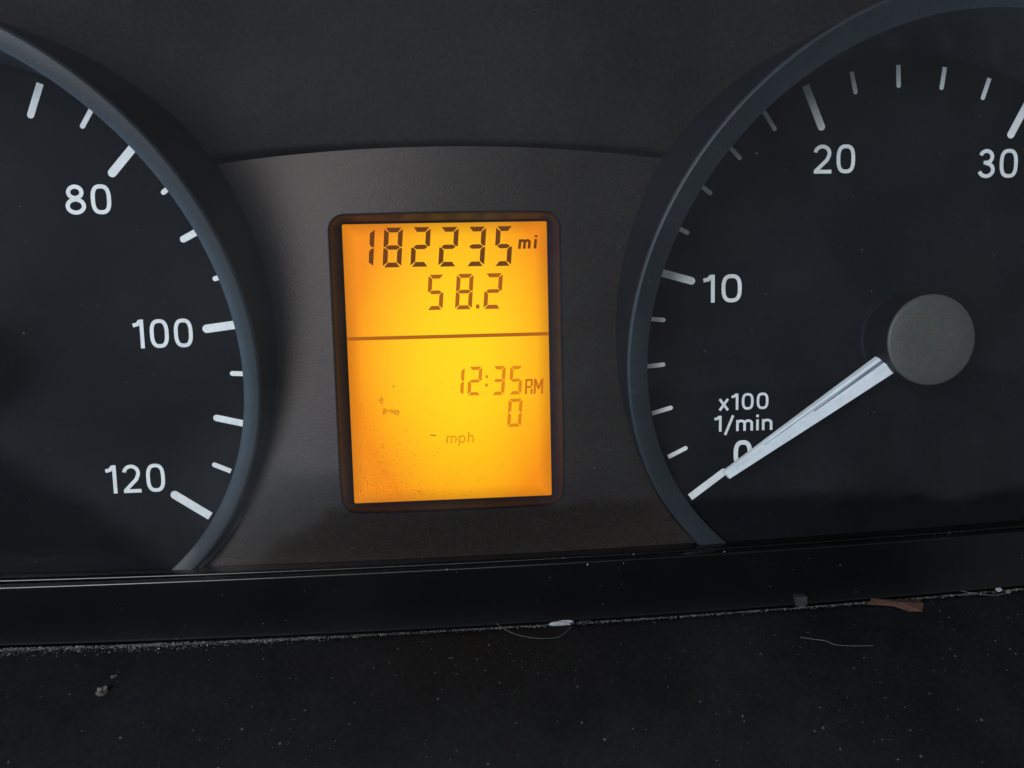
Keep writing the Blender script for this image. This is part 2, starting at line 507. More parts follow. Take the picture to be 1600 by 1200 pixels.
# ------------------------------------------------------------------ dials
def dial(name, cx, zi, zo, ri, ro):
    """face disc with its raised ring; zi, zo = ring height as (z0, slope over y)"""
    n = 160
    V = [(cx, 0, 0)]; F = []
    for k, r in enumerate((12, 30, 45, 50.9)):
        for i in range(n):
            a = 2 * math.pi * i / n
            V.append((cx + r * math.cos(a), r * math.sin(a), 0.0))
    for i in range(n):
        F.append((0, 1 + i, 1 + (i + 1) % n))
        for k in range(3):
            a, b = 1 + k * n + i, 1 + k * n + (i + 1) % n
            F.append((a, b, b + n, a + n))
    # skirt below the face
    m0 = len(V)
    for i in range(n):
        a = 2 * math.pi * i / n
        V.append((cx + 50.9 * math.cos(a), 50.9 * math.sin(a), -2.5))
    for i in range(n):
        F.append((1 + 3 * n + i, 1 + 3 * n + (i + 1) % n, m0 + (i + 1) % n, m0 + i))
    face = mesh_obj(name, V, F, M_DIAL, cluster, smooth=40)
    # ring: slate lip, black outer wall
    lip, wall = [], []
    for i in range(n):
        a = 2 * math.pi * i / n
        c, s = math.cos(a), math.sin(a)
        yi, yo = ri * s, ro * s
        ti = max(zi[0] + zi[1] * yi, 0.9)
        to = max(zo[0] + zo[1] * yo, 1.0)
        rb = 55.0 + 0.03 * yo
        e = 0.22
        lip.append([(cx + r * c, r * s, z) for r, z in ((ri + 0.5, -0.3), (ri + 0.02, ti - e * 1.4), (ri + 0.06, ti - e * .5), (ri + e, ti),
                    (ro - 0.48, to + 0.0), (ro - 0.36, to - 0.02), (ro - 0.06, to - 0.30), (ro + 0.02, to - 0.42), (ro - 0.1, to - 0.62))])
        wall.append([(cx + r * c, r * s, z) for r, z in ((ro - 0.15, to - .46), (ro + 0.0, to - .52), (ro + 0.06, to - .75),
                    (ro + (rb - ro) * 0.75, to * 0.28), (rb + 0.05, 0.9), (rb + 0.3, -1.6))])
    for nm, R_, mt in (('bezel_ring', lip, M_RING), ('bezel_wall', wall, M_WALL)):
        k = len(R_[0]); F = []
        for i in range(n):
            for j in range(k - 1):
                a, b = i * k + j, ((i + 1) % n) * k + j
                F.append((a, a + 1, b + 1, b))
        mesh_obj(nm, [q for r in R_ for q in r], F, mt, face, smooth=38)
    return face

def tick(parent, cx, ang, r0, r1, w, z=0.05):
    d = Vector((math.cos(ang), math.sin(ang))); nrm = Vector((-d.y, d.x))
    P = []
    for i in range(9):                                   # rounded inner end
        a = math.pi / 2 + math.pi * i / 8
        q = d * (r0 + w / 2 + math.cos(a) * w / 2) + nrm * (math.sin(a) * w / 2)
        P.append((cx + q.x, q.y))
    for sgn in (-1, 1):
        q = d * r1 + nrm * (sgn * w / 2)
        P.append((cx + q.x, q.y))
    mb = MB(); mb.prism(P, 0.004, z)
    return mb.build('tick_mark', M_PRINT, parent)

def hub(parent, cx, R=7.95, z=9.1):
    n = 72
    V, F = [], []
    prof = [(R + 0.5, 0.02), (R + 0.4, 0.5), (R + 0.05, 0.9), (R, z - 1.0), (R, z - 0.45)]
    for r, zz in prof:
        for i in range(n):
            a = 2 * math.pi * i / n
            V.append((cx + r * math.cos(a), r * math.sin(a), zz))
    for j in range(len(prof) - 1):
        for i in range(n):
            F.append((j * n + i, j * n + (i + 1) % n, (j + 1) * n + (i + 1) % n, (j + 1) * n + i))
    mesh_obj('hub_skirt', V, F, M_SKIRT, parent, smooth=40)
    V, F = [], []
    prof = [(R + 0.02, z - 0.46), (R + 0.02, z - 0.3), (R - 0.1, z - 0.1), (R - 0.3, z), (R * 0.5, z + 0.02)]
    for r, zz in prof:
        for i in range(n):
            a = 2 * math.pi * i / n
            V.append((cx + r * math.cos(a), r * math.sin(a), zz))
    V.append((cx, 0, z + 0.02))
    for j in range(len(prof) - 1):
        for i in range(n):
            F.append((j * n + i, j * n + (i + 1) % n, (j + 1) * n + (i + 1) % n, (j + 1) * n + i))
    k = (len(prof) - 1) * n
    for i in range(n): F.append((k + i, k + (i + 1) % n, len(V) - 1))
    mesh_obj('hub_cap', V, F, M_HUB, parent, smooth=40)

def needle(parent, cx, ang):
    """ridged pointer: flat bright top, sloped grooved flank; u outwards, v to the left of the pointer"""
    d = Vector((math.cos(ang), math.sin(ang))); nrm = Vector((-d.y, d.x))
    def P(u, v, z): return (cx + d.x * u + nrm.x * v, d.y * u + nrm.y * v, z)
    U = [(7.6, 1.0, 0.0), (20, 0.80, 0.36), (32, 0.58, 0.72), (41.9, 0.40, 1.0)]
    # v > 0 is the right flank when the pointer points down left; the camera sees the v < 0 flank
    def sect(k, t):
        zt, zb = 6.6 - 3.1 * t, 4.0 - 2.2 * t
        return [(1.85 * k, zb), (1.85 * k, zt - 0.35), (1.75 * k, zt - 0.1), (-0.30 * k, zt), (-0.42 * k, zt - 0.12),
                (-1.55 * k, zt - (zt - zb) * 0.62), (-1.75 * k, zb)]
    V, F = [], []
    m = 7
    for u, k, t in U:
        for v, z in sect(k, t): V.append(P(u + (0.8 if False else 0), v, z))
    for i in range(len(U) - 1):
        for j in range(m):
            a, b = i * m + j, i * m + (j + 1) % m
            F.append((a, b, b + m, a + m))
    F += [tuple(range(m)), tuple(range((len(U) - 1) * m, len(U) * m))]
    nd = mesh_obj('needle', V, F, M_NEEDLE, parent)
    # two dark grooves along the flank
    for f0, wv in ((0.52, 0.10), (0.24, 0.30)):
        mb = MB(); V = []
        for u, k, t in U:
            u2 = min(u, 39.5) if f0 > 0.3 else min(u, 30)
            s_ = sect(k, t)
            a, b = Vector((s_[4][0], s_[4][1])), Vector((s_[5][0], s_[5][1]))
            q = a.lerp(b, f0); r = a.lerp(b, f0 + wv * (1 if f0 > .3 else (1 - t)))
            nn = Vector((-(a.y - b.y), -(b.x - a.x))).normalized() * 0.02
            nn = Vector((-abs(nn.x), abs(nn.y)))
            V += [P(u2, q.x + nn.x, q.y + nn.y), P(u2, r.x + nn.x, r.y + nn.y)]
        mb.add(V, [(2 * i, 2 * i + 1, 2 * i + 3, 2 * i + 2) for i in range(len(U) - 1)])
        mb.build('needle_groove', M_NEEDLE2, parent)
    return nd

# ---- speedometer
speedo = dial('speedometer_dial', XS, (10.5, 0.29), (11.1, 0.28), 50.15, 53.12)
B0, DB = 0.1171, -0.36323
for k in range(20, 121, 5):
    a = B0 + DB * (k - 100) / 10
    if k % 20 == 0: r0, w = 41.46, 1.45
    elif k % 10 == 0: r0, w = 43.36, 1.15
    else: r0, w = 45.44, 0.85
    tick(speedo, XS, a, r0, 49.35 if k % 10 == 0 else 48.9, w)
put_text('numeral', '80', (102, 288.5, 174, 335), M_PRINT, speedo, s=0.132, gap=0.16)
put_text('numeral', '100', (208.6, 498.6, 301.4, 543.4), M_PRINT, speedo, s=0.130, gap=0.18)
put_text('numeral', '120', (166, 725.7, 258, 769.6), M_PRINT, speedo, s=0.126, gap=0.18)
for t, k in (('60', 60), ('40', 40)):
    a = B0 + DB * (k - 100) / 10
    put_text_mm('numeral', t, Vector((XS + 35 * math.cos(a), 35 * math.sin(a), 0)), 8.2, 5.3, M_PRINT, speedo, 0.06, 0.145, 0.15, 0, 0)
hub(speedo, XS)
needle(speedo, XS, math.radians(215.3))

# ---- tachometer
tach = dial('tachometer_dial', XT, (8.8, 0.293), (10.5, 0.300), 50.19, 54.05)
A0, DA = 3.7582, -0.89325
for k in range(0, 43, 2):
    a = A0 + DA * k / 10
    if k % 10 == 0: r0, w = 40.89, 1.35
    else: r0, w = 45.0, 0.78
    tick(tach, XT, a, r0, 49.35 if k % 10 == 0 else 49.0, w)
put_text('numeral', '10', (1099, 429, 1159, 472.5), M_PRINT, tach, s=0.126, gap=0.18)
put_text('numeral', '20', (1271, 226, 1336, 271), M_PRINT, tach, s=0.126, gap=0.16)
put_text('numeral', '30', (1528, 233, 1590, 278), M_PRINT, tach, s=0.126, gap=0.16)
put_text('numeral', '0', (1146, 688, 1175, 730), M_PRINT, tach, s=0.155)
a = A0 + DA * 4
put_text_mm('numeral', '40', Vector((34 * math.cos(a), 34 * math.sin(a), 0)), 7.6, 5.3, M_PRINT, tach, 0.06, 0.135, 0.15, 0, 0)
put_text('unit_text', 'x100', (1123.6, 614.5, 1200.7, 640), M_PRINT, tach, s=0.14, gap=0.16)
put_text('unit_text', '1/min', (1116.5, 648.5, 1207, 678.5), M_PRINT, tach, s=0.14, gap=0.15, y_lo=-0.22)
hub(tach, XT)
needle(tach, XT, math.radians(214.9))

# ------------------------------------------------------------------ display
ZS = 0.4
tl, tr, br, bl = hit(535, 350.5, ZS), hit(854, 346, ZS), hit(862, 774, ZS), hit(553, 786, ZS)
SX0, SX1 = (tl.x + bl.x) / 2, (tr.x + br.x) / 2
SY0, SY1 = (bl.y + br.y) / 2, (tl.y + tr.y) / 2

def screen_material():
    m = bpy.data.materials.new('backlit_screen'); m.use_nodes = True
    nt = m.node_tree; nt.nodes.clear()
    N, L = nt.nodes.new, nt.links.new
    out = N('ShaderNodeOutputMaterial')
    tc = N('ShaderNodeTexCoord'); sp = N('ShaderNodeSeparateXYZ')
    L(tc.outputs['Generated'], sp.inputs[0])
    def mathn(op, a, b=None, clamp=False):
        x = N('ShaderNodeMath'); x.operation = op; x.use_clamp = clamp
        for k, q in enumerate((a, b)):
            if q is None: continue
            if isinstance(q, (int, float)): x.inputs[k].default_value = q
            else: L(q, x.inputs[k])
        return x.outputs[0]
    X, Y = sp.outputs[0], sp.outputs[1]
    # the lamp sits behind the middle of the screen: brightest there
    dx = mathn('MULTIPLY', mathn('SUBTRACT', X, 0.55), 1.75)
    dy = mathn('MULTIPLY', mathn('SUBTRACT', Y, 0.52), 1.50)
    d2 = mathn('ADD', mathn('MULTIPLY', dx, dx), mathn('MULTIPLY', dy, dy))
    nz = N('ShaderNodeTexNoise'); nz.inputs['Scale'].default_value = 160; nz.inputs['Detail'].default_value = 5
    L(tc.outputs['Object'], nz.inputs['Vector'])
    d2 = mathn('ADD', d2, mathn('MULTIPLY', mathn('SUBTRACT', nz.outputs['Fac'], 0.5), 0.10))
    cr = N('ShaderNodeValToRGB')
    e = cr.color_ramp.elements
    e[0].position, e[0].color = 0.0, (1.0, 0.68, 0.0, 1)
    e[1].position, e[1].color = 0.85, (0.92, 0.27, 0.0, 1)
    q = e.new(0.25); q.color = (1.0, 0.56, 0.0, 1)
    q = e.new(0.55); q.color = (1.0, 0.41, 0.0, 1)
    L(d2, cr.inputs[0])
    # dimmer right at the edge of the light guide
    ex = mathn('MINIMUM', X, mathn('SUBTRACT', 1.0, X))
    ey = mathn('MULTIPLY', mathn('MINIMUM', Y, mathn('SUBTRACT', 1.0, Y)), 1.4)
    ed = mathn('MULTIPLY', mathn('MINIMUM', ex, ey), 15.0, True)
    st = mathn('ADD', mathn('MULTIPLY', ed, 0.33), 0.74)
    em = N('ShaderNodeEmission')
    L(cr.outputs[0], em.inputs[0]); L(st, em.inputs[1])
    # dusty plastic film over the light
    df = N('ShaderNodeBsdfAnisotropic'); df.inputs['Color'].default_value = (0.006, 0.006, 0.006, 1); df.inputs['Roughness'].default_value = 0.45
    ad = N('ShaderNodeAddShader')
    L(em.outputs[0], ad.inputs[0]); L(df.outputs[0], ad.inputs[1])
    L(ad.outputs[0], out.inputs[0])
    return m
M_SCREEN = screen_material()
mb = MB()
mb.add([(SX0 - .1, SY0 - .1, ZS), (SX1 + .1, SY0 - .1, ZS), (SX1 + .1, SY1 + .1, ZS), (SX0 - .1, SY1 + .1, ZS),
        (SX0 - .1, SY0 - .1, ZS - 1), (SX1 + .1, SY0 - .1, ZS - 1), (SX1 + .1, SY1 + .1, ZS - 1), (SX0 - .1, SY1 + .1, ZS - 1)],
       [(0, 1, 2, 3), (0, 4, 5, 1), (1, 5, 6, 2), (2, 6, 7, 3), (3, 7, 4, 0)])
screen = mb.build('display_screen', M_SCREEN, cluster)

# frame: from a rounded edge at the faceplate down to the screen
loops = [(0.12, 2.82, -0.10), (0.05, 2.75, 0.08), (-0.06, 2.64, 0.08), (-0.20, 2.50, -0.12), (-0.36, 2.34, -0.9)]
loops = [(OPEN[0] - e, OPEN[1] + e, OPEN[2] - e, OPEN[3] + e, r, z) for e, r, z in loops]
loops += [(SX0 - 0.35, SX1 + 0.35, SY0 - 0.3, SY1 + 0.3, 0.8, ZS + 0.45),
          (SX0 - 0.02, SX1 + 0.02, SY0 - 0.02, SY1 + 0.02, 0.35, ZS + 0.22),
          (SX0, SX1, SY0, SY1, 0.3, ZS + 0.03)]
V, F = [], []
for x0, x1, y0, y1, r, z in loops:
    for p in rrect(x0, x1, y0, y1, r, n=8):
        V.append((p[0], p[1], z + (plate_z(*p) if z < 0.2 and r > 1 else 0)))
for j in range(len(loops) - 1):
    for i in range(NI):
        F.append((j * NI + i, j * NI + (i + 1) % NI, (j + 1) * NI + (i + 1) % NI, (j + 1) * NI + i))
mesh_obj('display_frame', V, F, M_FRAME, screen, smooth=45)

SEG = {'0': 'abcdef', '1': 'bc', '2': 'abged', '3': 'abgcd', '5': 'afgcd', '8': 'abcdefg'}
def seven(ch, box, t, mat, slant=0.085, gap=0.10, wfull=None):
    """seven-segment digit inside a pixel box; t = bar thickness / height"""
    cu, cv = (box[0] + box[2]) / 2, (box[1] + box[3]) / 2
    H = (hit(cu, box[3], ZS) - hit(cu, box[1], ZS)).length
    W = (hit(box[2], cv, ZS) - hit(box[0], cv, ZS)).length
    c = hit(cu, cv, ZS)
    w = (wfull if wfull else W) - slant * H
    t *= H; g = gap * t * 2.0
    h2 = H / 2
    if wfull: c = Vector((c.x + W / 2 - wfull / 2, c.y, c.z))
    S = {}
    S['a'] = [(g + .12 * t, H), (w - g - .12 * t, H), (w - t - g * .4, H - t), (t + g * .4, H - t)]
    S['d'] = [(x, H - y) for x, y in S['a']]
    S['b'] = [(w, H - g - .12 * t), (w, h2 + g * .55), (w - t * .55, h2 + g * .9), (w - t, h2 + t * .55 + g), (w - t, H - t - g * .4)]
    S['c'] = [(x, H - y) for x, y in S['b']]
    S['f'] = [(w - x, y) for x, y in S['b']]
    S['e'] = [(w - x, H - y) for x, y in S['b']]
    q = t * .46
    S['g'] = [(g * 1.0 + .25 * t, h2), (t + g * .3, h2 + q), (w - t - g * .3, h2 + q), (w - g - .25 * t, h2), (w - t - g * .3, h2 - q), (t + g * .3, h2 - q)]
    mb = MB()
    for k in SEG[ch]:
        P = [(c.x - w / 2 + x + slant * (y - h2), c.y - h2 + y) for x, y in S[k]]
        mb.prism(P, ZS + 0.005, ZS + 0.04)
    return mb.build('digit', mat, screen)

def seg_mat(name, col): return glow(name, col, 1.0)
M_S1 = seg_mat('segment_dark', (0.150, 0.043, 0.003))
M_S1b = seg_mat('segment_dark_lower', (0.42, 0.105, 0.001))
M_S2 = seg_mat('segment_amber', (0.80, 0.24, 0.0))
M_S3 = seg_mat('segment_faint', (0.86, 0.34, 0.0))
def z4(x0, y0, x1, y1): return (500 + x0 * .25, 320 + y0 * .25, 500 + x1 * .25, 320 + y1 * .25)
def z5(x0, y0, x1, y1): return (500 + x0 * .25, 540 + y0 * .25, 500 + x1 * .25, 540 + y1 * .25)
w1 = (hit(640, 370, ZS) - hit(640 - 137 * .25, 370, ZS)).length
seven('1', z4(312, 147, 348, 391), 0.120, M_S1, wfull=w1)
for ch, b in (('8', (386, 143, 524, 391)), ('2', (560, 140, 697, 387)), ('2', (735, 139, 872, 386)), ('3', (908, 137, 1043, 384)), ('5', (1084, 134, 1211, 382))):
    seven(ch, z4(*b), 0.120, M_S1)
put_text('unit_text', 'mi', z4(1236, 190, 1361, 274), M_S1, screen, z=0.04, s=0.19, gap=0.20, slant=0.10, zface=ZS)
for ch, b in (('5', (664, 437, 781, 657)), ('8', (840, 432, 964, 653)), ('2', (1018, 428, 1146, 650))):
    seven(ch, z4(*b), 0.112, M_S1b)
def dot(box, mat):
    c = hit((box[0] + box[2]) / 2, (box[1] + box[3]) / 2, ZS)
    w, h = (box[2] - box[0]) * .116 / 2, (box[3] - box[1]) * .116 / 2
    mb = MB(); mb.prism([(c.x - w, c.y - h), (c.x + w, c.y - h), (c.x + w, c.y + h), (c.x - w, c.y + h)], ZS + .005, ZS + .04)
    return mb.build('dot', mat, screen)
dot(z4(976, 624, 996, 648), M_S1b)
# divider line
a, b = hit(543.5, 529.3, ZS), hit(856.5, 521.8, ZS)
ym = (a.y + b.y) / 2
mb = MB(); mb.prism([(SX0 + .02, ym - .31), (SX1 - .02, ym - .31), (SX1 - .02, ym + .31), (SX0 + .02, ym + .31)], ZS + .005, ZS + .04)
mb.build('divider_line', seg_mat('divider', (0.46, 0.12, 0.002)), screen)
w2 = (hit(750, 600, ZS) - hit(750 - 98 * .25, 600, ZS)).length
seven('1', z5(882, 136, 908, 312), 0.115, M_S2, wfull=w2)
for ch, b in (('2', (918, 132, 1018, 311)), ('3', (1070, 128, 1164, 308)), ('5', (1177, 127, 1271, 305))):
    seven(ch, z5(*b), 0.115, M_S2)
dot(z5(1035, 185, 1050, 203), M_S2); dot(z5(1033, 237, 1048, 256), M_S2)
put_text('unit_text', 'PM', z5(1280, 207, 1397, 301), seg_mat('segment_period', (0.60, 0.15, 0.0)), screen, z=0.04, s=0.13, gap=0.10, slant=0.06, zface=ZS)
seven('0', z5(1167, 332, 1269, 507), 0.115, M_S2)
put_text('unit_text', 'mph', z5(787, 541, 966, 626), M_S3, screen, z=0.04, s=0.13, gap=0.17, slant=0.08, zface=ZS, y_lo=-0.27)

# ------------------------------------------------------------------ clear cover over the dials
LY1, LZ1 = 99.0, 67.0
def lens_base(x): return line1(x) - 0.55
def lens_pt(x, t, off):
    """t = 0 at the trim, 1 under the hood; the sheet leans forward and is slightly bowed"""
    y0, z0 = lens_base(x), Z_L1 - 0.9
    y, z = y0 + (LY1 - y0) * t, z0 + (LZ1 - z0) * t
    n = Vector((0, -(LZ1 - z0), LY1 - y0)).normalized()
    bow = 4.0 * t * (1 - t) * 2.0 - 0.00012 * (x + 84) ** 2 * t
    return Vector((x, y, z)) + n * (bow + off)

def lens_hit(u, v):
    """point of the cover seen at this pixel"""
    x, t = -84.0, 0.3
    for _ in range(12):
        p0 = lens_pt(x, t, 0); e = lens_pt(x, t + 0.01, 0) - p0
        q = hit_plane(u, v, p0, Vector((0, -e.z, e.y)).normalized())
        x = q.x; t += (q.y - lens_pt(x, t, 0).y) / (LY1 - lens_base(x))
    return q

def lens_material():
    m = bpy.data.materials.new('clear_cover'); m.use_nodes = True
    nt = m.node_tree; nt.nodes.clear()
    N, L = nt.nodes.new, nt.links.new
    def op(kind, a, b=None, c=None, clamp=False):
        x = N('ShaderNodeMath'); x.operation = kind; x.use_clamp = clamp
        for k, q in enumerate((a, b, c)):
            if q is None: continue
            if isinstance(q, (int, float)): x.inputs[k].default_value = q
            else: L(q, x.inputs[k])
        return x.outputs[0]
    def noise(scale, detail=5, vec=None, rough=0.55):
        x = N('ShaderNodeTexNoise'); x.inputs['Scale'].default_value = scale; x.inputs['Detail'].default_value = detail
        x.inputs['Roughness'].default_value = rough
        L(vec if vec else tc.outputs['Object'], x.inputs['Vector'])
        return x.outputs['Fac']
    def smooth(v, lo, hi, a=0.0, b=1.0):
        x = N('ShaderNodeMapRange'); x.interpolation_type = 'SMOOTHSTEP'
        for k, q in enumerate((lo, hi, a, b)): x.inputs[k + 1].default_value = q
        L(v, x.inputs[0]); return x.outputs[0]
    out = N('ShaderNodeOutputMaterial')
    tc = N('ShaderNodeTexCoord'); sp = N('ShaderNodeSeparateXYZ'); L(tc.outputs['Object'], sp.inputs[0])
    X, Y = sp.outputs[0], sp.outputs[1]
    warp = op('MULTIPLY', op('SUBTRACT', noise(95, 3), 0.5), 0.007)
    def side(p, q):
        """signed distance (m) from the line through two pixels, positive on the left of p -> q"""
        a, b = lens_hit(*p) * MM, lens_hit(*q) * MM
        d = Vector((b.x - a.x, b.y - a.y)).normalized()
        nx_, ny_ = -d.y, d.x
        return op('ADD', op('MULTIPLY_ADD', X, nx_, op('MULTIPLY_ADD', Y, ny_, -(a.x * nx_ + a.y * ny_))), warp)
    # film thinned in two lower corners: painted dark reflection in the cover
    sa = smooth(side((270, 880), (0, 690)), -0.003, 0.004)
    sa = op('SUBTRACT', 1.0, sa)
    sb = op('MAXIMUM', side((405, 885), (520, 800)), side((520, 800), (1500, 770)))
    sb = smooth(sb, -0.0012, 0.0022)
    veil_mask = op('MULTIPLY_ADD', op('MULTIPLY', sa, sb), 0.95, 0.05)
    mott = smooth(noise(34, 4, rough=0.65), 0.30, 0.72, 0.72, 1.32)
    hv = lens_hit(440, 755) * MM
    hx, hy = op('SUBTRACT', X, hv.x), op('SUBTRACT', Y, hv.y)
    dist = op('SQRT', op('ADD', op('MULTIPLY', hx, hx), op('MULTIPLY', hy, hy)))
    veil_gain = smooth(dist, 0.003, 0.020, 2.1, 1.0)                 # painted brighter veil in front of the panel's lower corner
    film = op('MULTIPLY', op('MULTIPLY', op('MULTIPLY', veil_mask, veil_gain), mott), 0.0160)
    # lint specks
    vo = N('ShaderNodeTexVoronoi'); vo.inputs['Scale'].default_value = 330
    L(tc.outputs['Object'], vo.inputs['Vector'])
    sc_ = N('ShaderNodeSeparateColor'); L(vo.outputs['Color'], sc_.inputs[0])
    sr = smooth(sc_.outputs[0], 0.80, 1.0, 0.0, 0.055)
    film = op('ADD', film, op('MULTIPLY', op('LESS_THAN', vo.outputs['Distance'], sr), op('MULTIPLY', sc_.outputs[1], 0.16)))
    lw = N('ShaderNodeLayerWeight'); lw.inputs['Blend'].default_value = 0.5
    refl = op('MULTIPLY_ADD', op('POWER', lw.outputs['Facing'], 4.0), 0.4, 0.022)
    tr = N('ShaderNodeBsdfTransparent'); tr.inputs[0].default_value = (0.985, 0.99, 0.995, 1)
    df = N('ShaderNodeBsdfDiffuse'); df.inputs[0].default_value = (0.60, 0.62, 0.65, 1)
    gl = N('ShaderNodeBsdfAnisotropic'); gl.inputs['Roughness'].default_value = 0.06
    m1 = N('ShaderNodeMixShader'); L(refl, m1.inputs[0]); L(tr.outputs[0], m1.inputs[1]); L(gl.outputs[0], m1.inputs[2])
    m2 = N('ShaderNodeMixShader'); L(film, m2.inputs[0]); L(m1.outputs[0], m2.inputs[1]); L(df.outputs[0], m2.inputs[2])
    L(m2.outputs[0], out.inputs[0])
    return m

V, F = [], []
nx, nt_ = 60, 24
for off in (0.0, 0.9):
    for j in range(nt_ + 1):
        for i in range(nx + 1):
            V.append(lens_pt(X0 + 4 + (X1 - X0 - 8) * i / nx, j / nt_, off))
W1 = nx + 1; S1 = W1 * (nt_ + 1)
for j in range(nt_):
    for i in range(nx):
        a = j * W1 + i
        F.append((a, a + 1, a + W1 + 1, a + W1)); F.append((S1 + a, S1 + a + 1, S1 + a + W1 + 1, S1 + a + W1))
for i in range(nx):
    F.append((i, i + 1, S1 + i + 1, S1 + i)); k = nt_ * W1 + i; F.append((k, k + 1, S1 + k + 1, S1 + k))
for j in range(nt_):
    a = j * W1; F.append((a, a + W1, S1 + a + W1, S1 + a)); a += nx; F.append((a, a + W1, S1 + a + W1, S1 + a))
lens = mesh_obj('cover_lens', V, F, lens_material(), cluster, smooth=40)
inner = bpy.data.materials.new('clear_cover_inner_face'); inner.use_nodes = True
inner.node_tree.nodes.clear()
_o = inner.node_tree.nodes.new('ShaderNodeOutputMaterial'); _t = inner.node_tree.nodes.new('ShaderNodeBsdfTransparent')
_t.inputs[0].default_value = (0.99, 0.99, 0.99, 1)
inner.node_tree.links.new(_t.outputs[0], _o.inputs[0])
lens.data.materials.append(inner)
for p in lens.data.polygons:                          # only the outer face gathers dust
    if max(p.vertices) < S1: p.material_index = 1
lens['label'] = 'dusty clear plastic cover leaning over both dials and the screen'

# ------------------------------------------------------------------ dirt, grit and litter
def speck(mb, c, r, nrm, up=0.6):
    """irregular low crumb of about radius r standing on the surface at c"""
    nrm = nrm.normalized()
    t = Vector((1, 0, 0)); b = nrm.cross(t).normalized(); t = b.cross(nrm)
    a0 = random.random() * 6.28
    k = random.choice((4, 5))
    st = random.uniform(0.6, 1.6)
    V = []
    for i in range(k):
        a = a0 + 6.283 * i / k
        q = r * random.uniform(0.65, 1.25)
        V.append(c + t * (math.cos(a) * q * st) + b * (math.sin(a) * q))
    V.append(c + nrm * r * random.uniform(0.5, 1.0) * up)
    mb.add(V, [(i, (i + 1) % k, k) for i in range(k)])

# dark grime on the screen, thickest in the lower left corner
mb = MB(); ZN = Vector((0, 0, 1))
W_, H_ = SX1 - SX0, SY1 - SY0
for i in range(900):
    x = abs(random.gauss(0.0, 0.34)); y = abs(random.gauss(0.03, 0.17))
    if x > 0.98 or y > 0.95: continue
    speck(mb, Vector((SX0 + .4 + x * (W_ - .8), SY0 + .3 + y * (H_ - .8), ZS + .045)), random.uniform(.028, .070), ZN, .3)
for i in range(130):
    speck(mb, Vector((SX0 + random.uniform(.03, .97) * W_, SY0 + random.uniform(.03, .97) * H_, ZS + .045)), random.uniform(.03, .06), ZN, .3)
for u, v, r in ((615, 604, .17), (666, 612, .12), (655, 768, .16), (708, 607, .09), (633, 673, .10), (605, 726, .13)):
    speck(mb, hit(u, v, ZS + .045), r, ZN, .3)
for k in range(5):
    speck(mb, hit(674 + k * 1.6, 680 + k * .1, ZS + .045), .12, ZN, .3)
o = mb.build('grime_specks', M_DIRT, screen); o['kind'] = 'stuff'
# reddish smear on the screen, made to glow as if backlit
mb = MB()
for i in range(60):
    t = random.random()
    u, v = (597 + random.gauss(0, 2.0), 625 + random.gauss(0, 3)) if t < .25 else (598 + random.random() * 25, 647 - random.random() * 6 + random.gauss(0, 1.0))
    speck(mb, hit(u, v, ZS + .05), random.uniform(.10, .24), ZN, .2)
o = mb.build('dried_smear', glow('smear_backlit_glow', (0.78, 0.27, 0.004)), screen); o['kind'] = 'stuff'

# pale dust on the cluster: dials, faceplate, trim ledge
mb = MB()
for i in range(150):
    u, v = random.uniform(0, 1600), random.uniform(150, 850)
    q = hit(u, v, 0)
    if OPEN[0] - 1 < q.x < OPEN[1] + 1 and OPEN[2] - 1 < q.y < OPEN[3] + 1: continue
    rs, rt = math.hypot(q.x - XS, q.y), math.hypot(q.x, q.y)
    if min(rs, rt) < 49: z = 0.01
    elif min(rs, rt) > 56 and q.y < step(q.x) - .5: z = plate_z(q.x, q.y) + .02; 
    else: continue
    if z > 0 and min(rs, rt) < 9.8: continue
    speck(mb, Vector((q.x, q.y, z)), random.choice((.03, .04, .04, .05, .07)), ZN, .4)
o = mb.build('dust_specks', M_DUSTD, cluster); o['kind'] = 'stuff'
mb = MB()
for i in range(1500):
    x = random.uniform(-180, 60)
    dens = 0.35 + 0.65 * max(0, math.sin(x * .21) * math.sin(x * .083 + 1))
    if random.random() > dens: continue
    f = min(1, abs(random.gauss(0, .35)))
    a, b = line1(x), line2(x)
    speck(mb, Vector((x, a - .10 - .30 * f, Z_L1 - .02 - .05 * f)), random.uniform(.03, .075), Vector((0, .4, 1)), .8)
for u, v, r in ((918, 882, .22), (974, 880, .16), (1132, 862, .12), (1078, 884, .14), (880, 872, .10), (990, 866, .12), (698, 890, .14), (1288, 924, .12)):
    x = hit(u, v, 4.4).x
    speck(mb, hit(u, v, Z_L2 + (.3 if v < 900 else 5.0)), r, Vector((0, .3, 1)), .5)
o = mb.build('ledge_dust', M_DUST, cluster); o['kind'] = 'stuff'

